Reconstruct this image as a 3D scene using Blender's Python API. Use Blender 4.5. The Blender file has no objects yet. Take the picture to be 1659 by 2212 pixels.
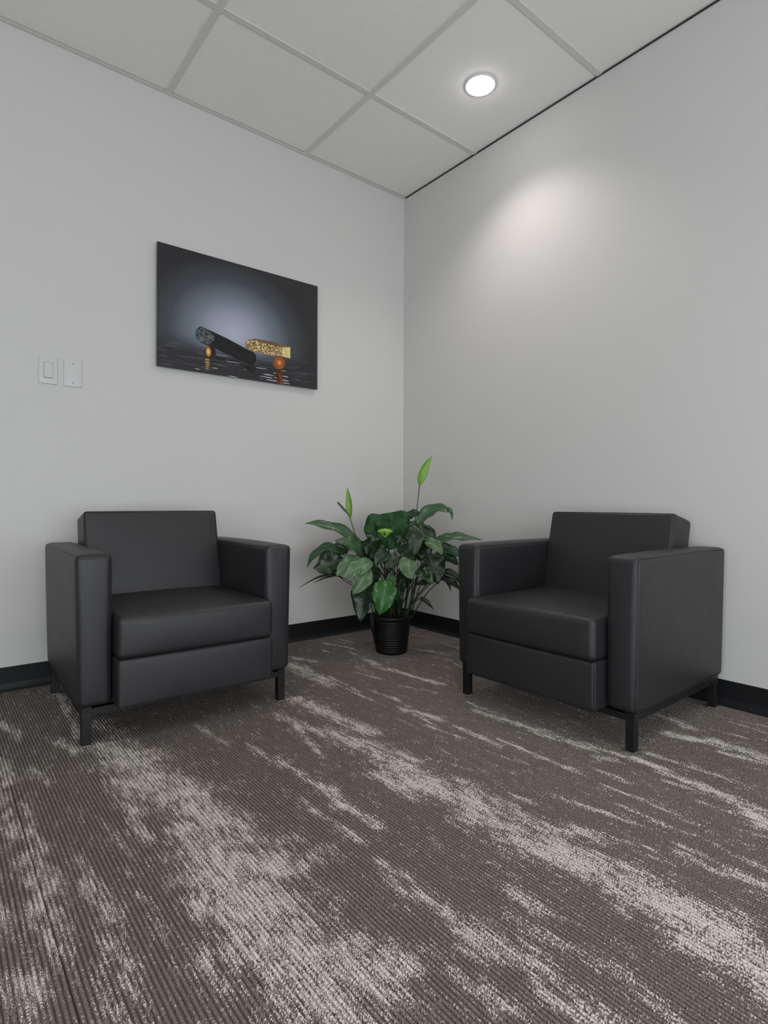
import bpy, bmesh, math, random
from mathutils import Vector, Matrix, noise as mnoise

scn = bpy.context.scene
COL = scn.collection
random.seed(4)

# ------------------------------------------------------------------ camera
CAM = Vector((-2.4115, -2.8020, 0.78))
YAW, ROLL, FPX, CY = 0.67691, 0.00293, 1229.34, 1085.6
cd = bpy.data.cameras.new('camera')
cd.sensor_fit = 'HORIZONTAL'; cd.sensor_width = 36.0
cd.lens = FPX / 1659 * 36.0
cd.shift_y = (CY - 1106) / 1659
cd.clip_start = 0.05
cam = bpy.data.objects.new('camera', cd); COL.objects.link(cam)
cam.matrix_world = (Matrix.Translation(CAM) @ Matrix.Rotation(-YAW, 4, 'Z')
                    @ Matrix.Rotation(math.pi / 2, 4, 'X') @ Matrix.Rotation(ROLL, 4, 'Z'))
scn.camera = cam

# ------------------------------------------------------------------ world, exposure
SKY_STRENGTH = 4.8
LAMP_WATTS = 25.0
scn.view_settings.view_transform = 'Standard'
scn.view_settings.look = 'None'
scn.view_settings.gamma = 1.0
scn.view_settings.use_curve_mapping = False
scn.view_settings.exposure = 0.0
w = bpy.data.worlds.new('sky'); scn.world = w; w.use_nodes = True
bg = w.node_tree.nodes['Background']
bg.inputs[0].default_value = (0.90, 0.96, 1.0, 1); bg.inputs[1].default_value = SKY_STRENGTH

# ------------------------------------------------------------------ room measures (metres)
H = 2.753            # ceiling
BB = 0.0976          # wall base height
XW, YF = -4.6, -5.0  # far side walls behind the camera
T = 0.762            # ceiling module
WIN = (-4.3, -0.4, 0.02, 1.75)   # window in the wall behind the camera

WIN2 = (-4.6, -2.3, 0.02, 1.5)   # unseen window added in the side wall for cross light

# daylight enters through these openings (portals only guide the sampling of the sky)
pl = bpy.data.lights.new('window_portal', 'AREA'); pl.shape = 'RECTANGLE'
pl.size = WIN[1] - WIN[0]; pl.size_y = WIN[3] - WIN[2]; pl.cycles.is_portal = True
po = bpy.data.objects.new('window_portal', pl); COL.objects.link(po)
po.location = ((WIN[0] + WIN[1]) / 2, YF - 0.05, (WIN[2] + WIN[3]) / 2)
po.rotation_euler = (math.pi / 2, 0, 0)
pl2 = pl.copy(); pl2.size = WIN2[1] - WIN2[0]; pl2.size_y = WIN2[3] - WIN2[2]
po2 = bpy.data.objects.new('window_portal', pl2); COL.objects.link(po2)
po2.location = (XW - 0.05, (WIN2[0] + WIN2[1]) / 2, (WIN2[2] + WIN2[3]) / 2)
po2.rotation_euler = (math.pi / 2, 0, -math.pi / 2)

FW = Vector((math.sin(YAW), math.cos(YAW), 0)); RT = Vector((math.cos(YAW), -math.sin(YAW), 0)); UP = Vector((0, 0, 1))
def ray(px, py):
    c, s = math.cos(ROLL), math.sin(ROLL)
    r2 = c * RT + s * UP; u2 = -s * RT + c * UP
    return FW + (px - 829.5) / FPX * r2 - (py - CY) / FPX * u2
def floor_at(px, py):
    d = ray(px, py); return CAM + d * (-CAM.z / d.z)
def wall_at(px, py, y=0.0):
    d = ray(px, py); return CAM + d * ((y - CAM.y) / d.y)

# ------------------------------------------------------------------ helpers
def lin(r, g, b):
    f = lambda c: ((c / 255 + 0.055) / 1.055) ** 2.4 if c > 10 else c / 255 / 12.92
    return (f(r), f(g), f(b), 1)

class NT:
    """small node-tree helper"""
    def __init__(self, name):
        self.m = bpy.data.materials.new(name); self.m.use_nodes = True
        self.t = self.m.node_tree; self.b = self.t.nodes['Principled BSDF']
    def n(self, kind, **kw):
        nd = self.t.nodes.new(kind)
        for k, v in kw.items():
            if isinstance(k, str) and k.startswith('i_'):
                nd.inputs[int(k[2:])].default_value = v
            else: setattr(nd, k, v)
        return nd
    def l(self, a, b): self.t.links.new(a, b)
    def math(self, op, a, b=None, c=None, clamp=False):
        nd = self.n('ShaderNodeMath', operation=op, use_clamp=clamp)
        for i, v in enumerate((a, b, c)):
            if v is None: continue
            if hasattr(v, 'is_output'): self.l(v, nd.inputs[i])
            else: nd.inputs[i].default_value = v
        return nd.outputs[0]
    def mix(self, f, a, b):
        nd = self.n('ShaderNodeMix', data_type='RGBA')
        for s, v in ((nd.inputs[0], f), (nd.inputs[6], a), (nd.inputs[7], b)):
            if hasattr(v, 'is_output'): self.l(v, s)
            else: s.default_value = v
        return nd.outputs[2]
    def noise(self, vec, scale, detail=2.0, rough=0.5):
        nd = self.n('ShaderNodeTexNoise'); nd.inputs['Scale'].default_value = scale
        nd.inputs['Detail'].default_value = detail; nd.inputs['Roughness'].default_value = rough
        if vec is not None: self.l(vec, nd.inputs['Vector'])
        return nd.outputs['Fac']
    def pos(self): return self.n('ShaderNodeNewGeometry').outputs['Position']
    def obj(self): return self.n('ShaderNodeTexCoord').outputs['Object']
    def scaled(self, vec, s):
        nd = self.n('ShaderNodeVectorMath', operation='MULTIPLY'); self.l(vec, nd.inputs[0]); nd.inputs[1].default_value = s
        return nd.outputs[0]
    def step(self, v, lo, hi):
        nd = self.n('ShaderNodeMapRange', interpolation_type='SMOOTHSTEP')
        self.l(v, nd.inputs[0]); nd.inputs[1].default_value = lo; nd.inputs[2].default_value = hi
        return nd.outputs[0]
    def bump(self, h, strength, dist):
        nd = self.n('ShaderNodeBump'); nd.inputs['Strength'].default_value = strength
        nd.inputs['Distance'].default_value = dist; self.l(h, nd.inputs['Height']); self.l(nd.outputs[0], self.b.inputs['Normal'])
    def set(self, col=None, rough=None, spec=None, metal=None, coat=None):
        for k, v in (('Base Color', col), ('Roughness', rough), ('Specular IOR Level', spec), ('Metallic', metal), ('Coat Weight', coat)):
            if v is None: continue
            if hasattr(v, 'is_output'): self.l(v, self.b.inputs[k])
            else: self.b.inputs[k].default_value = v
        return self.m

def plain(name, col, rough=0.5, spec=0.5, bump=None):
    t = NT(name)
    c = t.noise(t.obj(), 30, 3)
    t.set(t.mix(t.math('MULTIPLY', c, 0.25), col, tuple(x * 0.8 for x in col[:3]) + (1,)), rough, spec)
    if bump: t.bump(t.noise(t.obj(), bump[0], 3), bump[1], bump[2])
    return t.m

M = {}
def mats():
    t = NT('wall_paint'); p = t.pos()
    t.set(t.mix(t.noise(p, 3.0), (0.618, 0.608, 0.594, 1), (0.632, 0.622, 0.608, 1)), 0.55, 0.3)
    t.bump(t.noise(p, 260, 2), 0.12, 0.002); M['wall'] = t.m
    t = NT('ceiling_tile_mineral'); p = t.pos()
    n1 = t.noise(p, 170, 4, 0.7)
    t.set(t.mix(t.step(n1, 0.36, 0.52), (0.85, 0.83, 0.80, 1), (0.93, 0.91, 0.875, 1)), 0.95, 0.1)
    t.bump(n1, 0.55, 0.004); M['tile'] = t.m
    t = NT('ceiling_tile_smooth'); p = t.pos()
    t.set(t.mix(t.noise(p, 60, 4), (0.88, 0.865, 0.845, 1), (0.91, 0.895, 0.875, 1)), 0.9, 0.15)
    t.bump(t.noise(p, 300, 2), 0.12, 0.002); M['tile_s'] = t.m
    M['tee'] = plain('white_grid_metal', (0.70, 0.69, 0.66, 1), 0.5, 0.3)
    M['gap_shadow'] = plain('painted_gap_shadow', lin(58, 57, 54), 0.6, 0.3)  # dark tone imitates the shaded gap at the ceiling edge
    M['gap'] = plain('plenum_dark', (0.03, 0.03, 0.03, 1), 0.9, 0.1)
    M['base'] = plain('black_vinyl_base', lin(17, 18, 20), 0.5, 0.35, (90, .1, .002))
    M['frame_metal'] = plain('black_powder_coat', lin(18, 18, 20), 0.42, 0.45, (400, .1, .001))
    M['glide'] = plain('clear_plastic_glide', lin(120, 118, 112), 0.35, 0.5)
    t = NT('charcoal_faux_leather'); p = t.obj()
    v = t.n('ShaderNodeTexVoronoi'); v.inputs['Scale'].default_value = 700; t.l(p, v.inputs['Vector'])
    t.set(t.mix(t.noise(p, 7, 3), lin(33, 32, 35), lin(38, 37, 40)), t.math('MULTIPLY_ADD', t.noise(p, 18, 3), 0.12, 0.40), 0.5)
    t.bump(t.math('ADD', v.outputs['Distance'], t.noise(p, 25, 3)), 0.16, 0.0015); M['leather'] = t.m
    M['seam'] = plain('charcoal_seam', lin(32, 31, 34), 0.5, 0.35)
    M['plate'] = plain('white_plastic_plate', (0.63, 0.625, 0.62, 1), 0.35, 0.5)
    M['screw'] = plain('painted_screw', (0.36, 0.36, 0.37, 1), 0.4, 0.5)
    M['switch_gap'] = plain('switch_gap', (0.12, 0.12, 0.13, 1), 0.6, 0.3)
    t = NT('lamp_lens'); t.set((1, 1, 1, 1), 0.4)
    t.b.inputs['Emission Color'].default_value = (1.0, 0.96, 0.95, 1); t.b.inputs['Emission Strength'].default_value = 18; M['lens'] = t.m
    M['trim'] = plain('white_lamp_trim', (0.75, 0.74, 0.73, 1), 0.4, 0.4)
    # carpet
    t = NT('carpet_ribbed'); p = t.pos()
    rnd = t.n('ShaderNodeObjectInfo').outputs['Random']
    off = t.n('ShaderNodeCombineXYZ'); t.l(t.math('MULTIPLY', rnd, 37.0), off.inputs[2])
    q = t.n('ShaderNodeVectorMath', operation='ADD'); t.l(p, q.inputs[0]); t.l(off.outputs[0], q.inputs[1]); q = q.outputs[0]
    a = t.n('ShaderNodeAttribute', attribute_name='streak').outputs['Fac']
    n1 = t.noise(t.scaled(q, (130, 20, 1)), 1.0, 2, 0.6)       # streaks along the ribs
    n2 = t.noise(t.scaled(q, (480, 300, 1)), 1.0, 1, 0.5)     # single loops
    n3 = t.noise(t.scaled(q, (28, 12, 1)), 1.0, 2, 0.5)        # clumps
    f = t.math('ADD', a, t.math('MULTIPLY', t.math('SUBTRACT', n1, 0.5), 1.5))
    f = t.math('ADD', f, t.math('MULTIPLY', t.math('SUBTRACT', n2, 0.5), 2.3))
    f = t.math('ADD', f, t.math('MULTIPLY', t.math('SUBTRACT', n3, 0.5), 0.9))
    mask = t.step(f, 0.44, 0.60)
    v = t.n('ShaderNodeTexVoronoi'); v.inputs['Scale'].default_value = 1.0; t.l(t.scaled(q, (111.5, 190, 1)), v.inputs['Vector'])
    sep = t.n('ShaderNodeSeparateColor'); t.l(v.outputs['Color'], sep.inputs[0])
    fleck = t.math('MULTIPLY', t.step(sep.outputs[0], 0.93, 0.94), t.step(v.outputs['Distance'], 0.42, 0.25))
    mask = t.math('MAXIMUM', mask, t.math('MULTIPLY', fleck, 0.5))
    dark = t.mix(t.noise(t.scaled(q, (111.5, 5, 1)), 1.0, 2), CARPET_D0, CARPET_D1)
    light = t.mix(t.noise(t.scaled(q, (140, 160, 1)), 1.0, 1), CARPET_L0, CARPET_L1)
    t.set(t.mix(mask, dark, light), 0.95, 0.12)
    lp = t.n('ShaderNodeTexVoronoi'); lp.inputs['Scale'].default_value = 1.0; t.l(t.scaled(q, (330, 290, 1)), lp.inputs['Vector'])
    t.bump(t.math('MULTIPLY', lp.outputs['Distance'], -1.0), 0.9, 0.003); M['carpet'] = t.m
    # plant
    def leafmat(name, c0, c1, rough):
        t = NT(name); uv = t.n('ShaderNodeUVMap').outputs[0]
        sx = t.n('ShaderNodeSeparateXYZ'); t.l(uv, sx.inputs[0])
        ax = t.math('ABSOLUTE', t.math('SUBTRACT', sx.outputs[0], 0.5))
        rib = t.step(ax, 0.03, 0.006)
        vn = t.math('SINE', t.math('MULTIPLY', t.math('SUBTRACT', sx.outputs[1], t.math('MULTIPLY', ax, 0.45)), 70.0))
        c = t.mix(t.noise(t.obj(), 22, 3), c0, c1)
        c = t.mix(t.math('MULTIPLY', rib, 0.6), c, tuple(min(1, x * 2.2 + .01) for x in c1[:3]) + (1,))
        t.set(t.mix(t.math('MULTIPLY', t.step(vn, 0.8, 1.0), 0.10), c, tuple(x * 1.9 for x in c1[:3]) + (1,)), rough, 0.5)
        t.b.inputs['Subsurface Weight'].default_value = 0.0
        t.bump(t.math('ADD', t.math('MULTIPLY', vn, 0.4), t.math('MULTIPLY', rib, -1.4)), 0.22, 0.002)
        return t.m
    M['leaf0'] = leafmat('leaf_dark_green', lin(22, 44, 22), lin(32, 58, 30), 0.34)
    M['leaf5'] = leafmat('leaf_deep_green', lin(10, 56, 12), lin(16, 70, 18), 0.6)
    M['leaf1'] = leafmat('leaf_mid_green', lin(48, 76, 48), lin(62, 92, 58), 0.32)
    M['leaf2'] = leafmat('leaf_pale_green', lin(70, 98, 66), lin(92, 122, 84), 0.34)
    M['leaf3'] = leafmat('leaf_bright_green', lin(34, 84, 34), lin(50, 104, 44), 0.32)
    M['leaf4'] = leafmat('leaf_withered', lin(30, 30, 24), lin(44, 40, 32), 0.5)
    M['spathe'] = leafmat('spathe_lime', lin(96, 142, 46), lin(142, 180, 74), 0.4)
    M['stem'] = plain('stem_green', lin(32, 46, 26), 0.45, 0.4)
    M['stem_l'] = plain('stem_pale_green', lin(70, 96, 58), 0.45, 0.4)
    M['pot'] = plain('black_plastic_pot', lin(13, 13, 14), 0.5, 0.35)
    M['soil'] = plain('potting_soil', lin(30, 24, 20), 0.95, 0.1, (120, 1, .01))
CARPET_D0, CARPET_D1 = lin(110, 103, 98), lin(128, 120, 114)
CARPET_L0, CARPET_L1 = lin(196, 189, 182), lin(234, 228, 222)
mats()

def obj(name, verts, faces, mat, parent=None, smooth=False, uvs=None):
    me = bpy.data.meshes.new(name); me.from_pydata([tuple(v) for v in verts], [], faces)
    if smooth: me.shade_smooth()
    if uvs is not None:
        lay = me.uv_layers.new(name='UVMap')
        for lp in me.loops: lay.data[lp.index].uv = uvs[lp.vertex_index]
    me.materials.append(mat); me.update()
    o = bpy.data.objects.new(name, me); COL.objects.link(o)
    if parent: o.parent = parent
    return o
def tag(o, label, cat, group=None, kind=None):
    o['label'] = label; o['category'] = cat
    if group: o['group'] = group
    if kind: o['kind'] = kind
    return o
def empty(name, loc=(0, 0, 0), rz=0):
    o = bpy.data.objects.new(name, None); COL.objects.link(o); o.location = loc; o.rotation_euler = (0, 0, rz); o.empty_display_size = .1
    return o

def box_data(x0, x1, y0, y1, z0, z1):
    v = [(x, y, z) for x in (x0, x1) for y in (y0, y1) for z in (z0, z1)]
    f = [(0, 1, 3, 2), (4, 6, 7, 5), (0, 4, 5, 1), (2, 3, 7, 6), (0, 2, 6, 4), (1, 5, 7, 3)]
    return v, f
class MB:
    def __init__(s): s.v = []; s.f = []
    def add(s, d):
        n = len(s.v); s.v += list(d[0]); s.f += [tuple(i + n for i in f) for f in d[1]]; return s
    def box(s, *a): return s.add(box_data(*a))
    def build(s, name, mat, parent=None, smooth=False): return obj(name, s.v, s.f, mat, parent, smooth)

def rbox_data(size, r, bulge=(0, 0, 0), n=8, k=4):
    """rounded, slightly puffed box centred on the origin"""
    h = [s / 2 for s in size]
    def axis(hi):
        a = []
        for i in range(k, 0, -1): a.append(-(hi - r) - r * math.tan(math.radians(45 * i / k)))
        a += [-(hi - r) + 2 * (hi - r) * i / n for i in range(n + 1)]
        for i in range(1, k + 1): a.append((hi - r) + r * math.tan(math.radians(45 * i / k)))
        return a
    ax = [axis(x) for x in h]
    V = {}; vs = []; fs = []
    def vert(p):
        inner = [max(-(h[i] - r), min(h[i] - r, p[i])) for i in range(3)]
        d = Vector([p[i] - inner[i] for i in range(3)])
        if d.length > 1e-9: d = d.normalized() * r
        q = [inner[i] + d[i] for i in range(3)]
        key = tuple(round(c, 6) for c in q)
        if key not in V:
            u = [q[i] / h[i] for i in range(3)]
            o = list(q)
            for i in range(3):
                j, l = (i + 1) % 3, (i + 2) % 3
                o[i] += bulge[i] * u[i] * max(0, 1 - u[j] ** 2) ** .7 * max(0, 1 - u[l] ** 2) ** .7
            V[key] = len(vs); vs.append(tuple(o))
        return V[key]
    for i in range(3):
        j, l = (i + 1) % 3, (i + 2) % 3
        for s in (-1, 1):
            for a in range(len(ax[j]) - 1):
                for b in range(len(ax[l]) - 1):
                    q = []
                    for (aa, bb) in ((a, b), (a + 1, b), (a + 1, b + 1), (a, b + 1)):
                        p = [0, 0, 0]; p[i] = s * h[i]; p[j] = ax[j][aa]; p[l] = ax[l][bb]; q.append(vert(p))
                    if s < 0: q.reverse()
                    q2 = []
                    for e in q:
                        if e not in q2: q2.append(e)
                    if len(q2) > 2: fs.append(tuple(q2))
    return vs, fs

def tube_data(pts, rad, seg=6, closed=False):
    pts = [Vector(p) for p in pts]; n = len(pts); vs = []; fs = []
    rads = rad if isinstance(rad, (list, tuple)) else [rad] * n
    prev = None
    for i, p in enumerate(pts):
        if closed: t = pts[(i + 1) % n] - pts[i - 1]
        else: t = pts[min(i + 1, n - 1)] - pts[max(i - 1, 0)]
        t.normalize()
        if prev is None:
            a = Vector((0, 0, 1)) if abs(t.z) < .9 else Vector((1, 0, 0)); u = t.cross(a).normalized()
        else: u = (prev - t * prev.dot(t)).normalized()
        prev = u; v = t.cross(u)
        for s in range(seg):
            an = 2 * math.pi * s / seg; vs.append(p + (u * math.cos(an) + v * math.sin(an)) * rads[i])
    for i in range(n if closed else n - 1):
        for s in range(seg):
            a, b = i * seg + s, i * seg + (s + 1) % seg; i2 = (i + 1) % n
            fs.append((a, b, i2 * seg + (s + 1) % seg, i2 * seg + s))
    if not closed:
        fs.append(tuple(range(seg))[::-1]); fs.append(tuple((n - 1) * seg + s for s in range(seg)))
    return vs, fs

def lathe_data(prof, seg=40, cap=False):
    vs = []; fs = []
    for (r, z) in prof:
        for s in range(seg):
            a = 2 * math.pi * s / seg; vs.append((r * math.cos(a), r * math.sin(a), z))
    for i in range(len(prof) - 1):
        for s in range(seg):
            fs.append((i * seg + s, i * seg + (s + 1) % seg, (i + 1) * seg + (s + 1) % seg, (i + 1) * seg + s))
    if cap:
        fs.append(tuple(range(seg))[::-1]); fs.append(tuple((len(prof) - 1) * seg + s for s in range(seg)))
    return vs, fs

# ================================================================== SETTING
def win(name, loc, rz, hw, hh, label):
    wo = empty(name, loc, rz); tag(wo, label, 'window', kind='structure')
    f = MB().box(-hw, hw, -.03, .03, 0, .05).box(-hw, hw, -.03, .03, hh - .05, hh).box(-hw, -hw + .05, -.03, .03, .05, hh - .05).box(hw - .05, hw, -.03, .03, .05, hh - .05)
    f.build('window_frame', M['frame_metal'], wo)
    for k in (-1, 1): MB().box(k * hw / 3 - .025, k * hw / 3 + .025, -.03, .03, .05, hh - .05).build('mullion', M['frame_metal'], wo)
def structure():
    o = MB().box(XW - .1, .12, 0, .12, -.12, H + .25).build('wall_left', M['wall'])
    tag(o, 'pale grey painted wall behind the framed print and light switch', 'wall', kind='structure')
    o = MB().box(0, .12, YF - .1, 0, -.12, H + .25).build('wall_right', M['wall'])
    tag(o, 'pale grey painted wall lit by the ceiling downlight', 'wall', kind='structure')
    y0, y1, z0, z1 = WIN2
    o = MB().box(XW - .1, XW, YF - .1, y0, -.12, H + .25).box(XW - .1, XW, y1, 0, -.12, H + .25).box(XW - .1, XW, y0, y1, -.12, z0).box(XW - .1, XW, y0, y1, z1, H + .25).build('wall_side', M['wall'])
    win('added_side_window', (XW - .05, (y0 + y1) / 2, z0), math.pi / 2, (y1 - y0) / 2, z1 - z0, 'unseen wide window added for side daylight, facing the lamp-lit wall')
    tag(o, 'pale grey painted wall on the side away from the corner', 'wall', kind='structure')
    m = MB(); x0, x1, z0, z1 = WIN
    m.box(XW, x0, YF - .1, YF, -.12, H + .25).box(x1, 0, YF - .1, YF, -.12, H + .25)
    m.box(x0, x1, YF - .1, YF, -.12, z0).box(x0, x1, YF - .1, YF, z1, H + .25)
    tag(m.build('wall_front', M['wall']), 'pale grey wall around the large window behind the viewer', 'wall', kind='structure')
    win('window_1', ((x0 + x1) / 2, YF - .05, z0), 0, (x1 - x0) / 2, z1 - z0, 'large office window behind the viewer with black mullions')
    # wall base with a coved toe
    prof = [(0, BB), (.003, BB), (.004, BB - .002), (.004, .030), (.006, .017), (.010, .008), (.017, .002), (.018, 0), (0, 0)]
    def cove(name, along, label):
        vs = []; n = len(prof)
        for e in (0, 1):
            for (d, z) in prof:
                if along == 'x': vs.append(((-d, XW)[e], -d, z))
                else: vs.append((-d, (-d, YF)[e], z))
        fs = [(i, (i + 1) % n, n + (i + 1) % n, n + i) for i in range(n)] + [tuple(range(n)), tuple(range(2 * n - 1, n - 1, -1))]
        tag(obj(name, vs, fs, M['base']), label, 'baseboard', kind='structure')
    cove('baseboard_left', 'x', 'black vinyl wall base along the wall with the print')
    cove('baseboard_right', 'y', 'black vinyl wall base behind the chair at the lamp-lit wall')
structure()

# ---------------------------------------------------------------- carpet planks
PW, PL, NR = 0.305, 0.914, 34
COLS = []   # (x0, y of a cross seam)
x = -0.705 + 3 * PW
SEAM = {2: -1.0, 1: -1.306 + .3, 0: -1.91}
col_seams = {-0.705: -1.91, -1.01: -1.306, -1.315: -1.605, -1.62: -1.86, -1.925: -1.30, -2.23: -1.66}
SEGS = [  # light streaks woven into the carpet: x0,y0,x1,y1 (photo px), width m, strength
 # wide band in the middle
 (640,1510,720,1545,.060,.62),(690,1535,800,1580,.045,.60),(600,1545,720,1590,.035,.55),(700,1575,860,1650,.055,.60),
 (760,1590,900,1640,.04,.55),(640,1570,690,1625,.02,.55),(830,1640,950,1700,.075,.66),(880,1690,1010,1735,.05,.66),
 (820,1670,900,1715,.05,.60),(940,1700,1080,1750,.06,.62),(1000,1690,1120,1760,.045,.55),(1010,1760,1130,1800,.07,.62),
 (1050,1740,1210,1800,.05,.55),(1110,1800,1230,1855,.08,.66),(1200,1830,1300,1880,.085,.68),(1270,1860,1350,1930,.06,.55),
 (1350,1905,1480,1975,.09,.64),(1380,1930,1520,2000,.09,.68),(1480,1970,1600,2040,.10,.68),(1570,2030,1659,2110,.11,.70),(1480,2030,1659,2130,.06,.6),
 (1250,1790,1290,1810,.03,.5),(1150,1765,1220,1800,.02,.5),(1330,1860,1420,1900,.025,.5),(1460,1930,1540,1970,.02,.55),
 # wide band to the left
 (210,1560,300,1625,.06,.40),(220,1610,330,1640,.10,.60),(250,1640,420,1720,.12,.62),(300,1680,440,1760,.10,.62),(350,1690,520,1790,.075,.58),
 (250,1680,300,1750,.05,.55),(290,1770,320,1810,.03,.55),(400,1780,560,1840,.12,.52),(420,1830,620,1880,.13,.66),(460,1860,600,1960,.12,.62),
 (420,1850,460,1960,.05,.58),(440,1930,560,2060,.06,.6),(520,1930,690,2040,.09,.52),(560,2000,720,2090,.12,.64),(640,2040,840,2120,.12,.68),
 (610,2090,760,2190,.08,.60),(560,2060,640,2130,.05,.55),(760,2100,850,2150,.05,.6),(440,1750,470,1800,.03,.5),(600,1900,630,1950,.03,.5),
 (640,2160,760,2240,.10,.55),(480,2010,540,2080,.03,.5),
 # small streaks between the bands
 (540,1610,600,1650,.018,.5),(600,1640,680,1690,.018,.58),(660,1680,690,1695,.02,.55),(715,1705,735,1740,.030,.62),(740,1735,810,1780,.022,.55),
 (660,1730,690,1760,.015,.5),(700,1765,760,1800,.018,.5),(700,1760,770,1810,.016,.45),(830,1870,875,1890,.020,.58),(840,1895,870,1920,.02,.5),
 (910,1930,960,1970,.022,.6),(960,1970,1020,2010,.02,.55),(1000,2010,1060,2050,.05,.66),(1040,2020,1150,2080,.045,.62),(1090,2060,1180,2110,.03,.5),
 (990,2110,1040,2150,.018,.55),(1070,2150,1130,2190,.02,.58),(1180,2150,1260,2200,.02,.6),(1120,1990,1190,2030,.022,.5),(1150,2000,1260,2060,.018,.5),
 (1300,2080,1420,2150,.022,.52),(1380,2130,1460,2200,.02,.5),(930,1640,985,1650,.012,.5),(1250,2180,1330,2212,.03,.55),(430,1570,480,1600,.02,.5),
 (1125,1935,1160,1955,.03,.55),
 # left edge
 (5,1640,20,1690,.03,.52),(70,1660,100,1690,.025,.5),(0,1720,30,1800,.03,.55),(50,1735,70,1790,.015,.5),(30,1780,90,1830,.03,.52),(55,1850,110,1920,.045,.6),
 (180,1860,200,1910,.02,.55),(195,1920,250,1985,.028,.6),(180,1905,190,1925,.02,.6),(75,1950,120,2010,.04,.58),(100,2010,135,2060,.03,.55),(0,1960,15,2010,.03,.5),(235,1790,270,1830,.015,.45),
 (40,2120,70,2160,.04,.6),(60,2080,90,2120,.02,.5),(225,2010,275,2110,.03,.52),(240,2050,300,2160,.02,.52),(340,2000,360,2010,.02,.3),(0,1560,40,1590,.02,.5),
 (20,1570,45,1580,.02,.5),(125,1600,160,1620,.03,.55),(130,1500,170,1590,.025,.45),(440,2070,480,2130,.02,.5),(300,1930,330,1950,.012,.4),
 (230,2170,280,2212,.02,.5),
 # towards the corner and the plant
 (630,1420,680,1428,.03,.5),(630,1435,710,1475,.060,.62),(715,1462,770,1490,.012,.55),(720,1475,800,1510,.012,.5),(770,1440,800,1455,.02,.35),
 (705,1390,760,1400,.02,.5),(700,1406,730,1412,.012,.4),(760,1410,810,1430,.02,.5),(790,1425,830,1445,.03,.5),(840,1445,940,1475,.022,.62),(900,1462,952,1475,.02,.62),
 (870,1482,930,1492,.012,.5),(800,1490,850,1508,.012,.5),(850,1505,880,1525,.012,.55),(875,1532,945,1550,.024,.66),(890,1540,930,1560,.012,.5),(780,1455,820,1465,.012,.45),
 (890,1400,960,1412,.012,.5),(880,1370,930,1375,.01,.4),(940,1436,960,1440,.01,.4),(960,1390,990,1400,.015,.4),(970,1425,995,1440,.012,.45),(740,1382,770,1390,.012,.4),
 (930,1570,990,1590,.014,.5),(995,1572,1070,1605,.018,.60),(1080,1598,1150,1625,.016,.56),(1060,1625,1140,1650,.008,.5),(1020,1520,1070,1540,.015,.5),(1030,1535,1110,1560,.025,.55),
 (1110,1560,1200,1590,.03,.58),(1150,1580,1270,1615,.026,.58),(1230,1600,1340,1630,.022,.55),(1290,1635,1320,1640,.02,.5),(1180,1640,1240,1665,.016,.55),(1310,1670,1360,1690,.014,.5),
 (1375,1640,1450,1665,.026,.66),(1440,1670,1560,1715,.028,.68),(1450,1690,1500,1705,.014,.6),(1560,1720,1659,1760,.03,.62),(1620,1745,1659,1790,.04,.66),(1410,1630,1600,1690,.018,.42),
 (1430,1545,1500,1575,.03,.5),(1445,1588,1530,1605,.02,.62),(1450,1585,1600,1620,.03,.60),(1540,1600,1659,1640,.045,.66),(1560,1625,1659,1650,.02,.6),(1570,1550,1659,1570,.008,.45),(1600,1565,1659,1585,.01,.5),
 (1540,1575,1600,1590,.008,.45),(1195,1715,1240,1735,.012,.45),(1260,1738,1365,1775,.012,.62),(1330,1705,1430,1745,.010,.56),(1365,1750,1440,1780,.010,.55),(1440,1785,1520,1810,.008,.5),
 (1440,1740,1480,1770,.012,.4),(1480,1830,1520,1845,.012,.55),(1495,1855,1545,1880,.018,.62),(1600,1890,1659,1915,.025,.6),(1630,1865,1659,1880,.015,.55),(1110,1720,1140,1728,.015,.5),
 (1330,1810,1400,1830,.012,.5),(1380,1840,1440,1860,.010,.45),(1430,1880,1490,1900,.010,.45),(1540,1740,1580,1755,.02,.4),
]
WS = []
for (a, b, c, d, wd, st) in SEGS:
    p, q = floor_at(a, b), floor_at(c, d)
    if max(a, c) < 340 and b > 1640: st -= .07       # the streaks along the left are sparser
    WS.append((p.x, p.y, q.x, q.y, wd * 1.12, st + (.02 if wd > .035 else .03)))
def carpet():
    slab = MB().box(XW, 0, YF, 0, -.12, -.010).build('floor', M['gap'])
    tag(slab, 'grey ribbed carpet plank floor with pale broken streaks', 'floor', kind='structure')
    prof = [(0, -.0080), (.12, -.0040), (.28, -.0010), (.5, 0), (.72, -.0010), (.88, -.0040)]
    pitch = PW / NR
    keys = sorted(col_seams)
    c0 = -0.705
    k = -13
    while True:
        k += 1
        xl = c0 + k * PW
        if xl >= 0: break
        if xl + PW <= XW: continue
        ys = None
        for kk, vv in col_seams.items():
            if abs(kk - xl) < .01: ys = vv
        if ys is None: ys = -1.0 - (k % 3) * .305
        y0 = ys
        while y0 > YF: y0 -= PL
        while y0 < 0:
            ya, yb = max(y0, YF), min(y0 + PL, 0)
            xa, xb = max(xl, XW), min(xl + PW, 0)
            near = (xb > -2.6 and yb > -2.8)
            if yb - ya > .02 and xb - xa > .004: plank(xa, xb, ya, yb, slab, prof, pitch, near)
            y0 += PL
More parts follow.
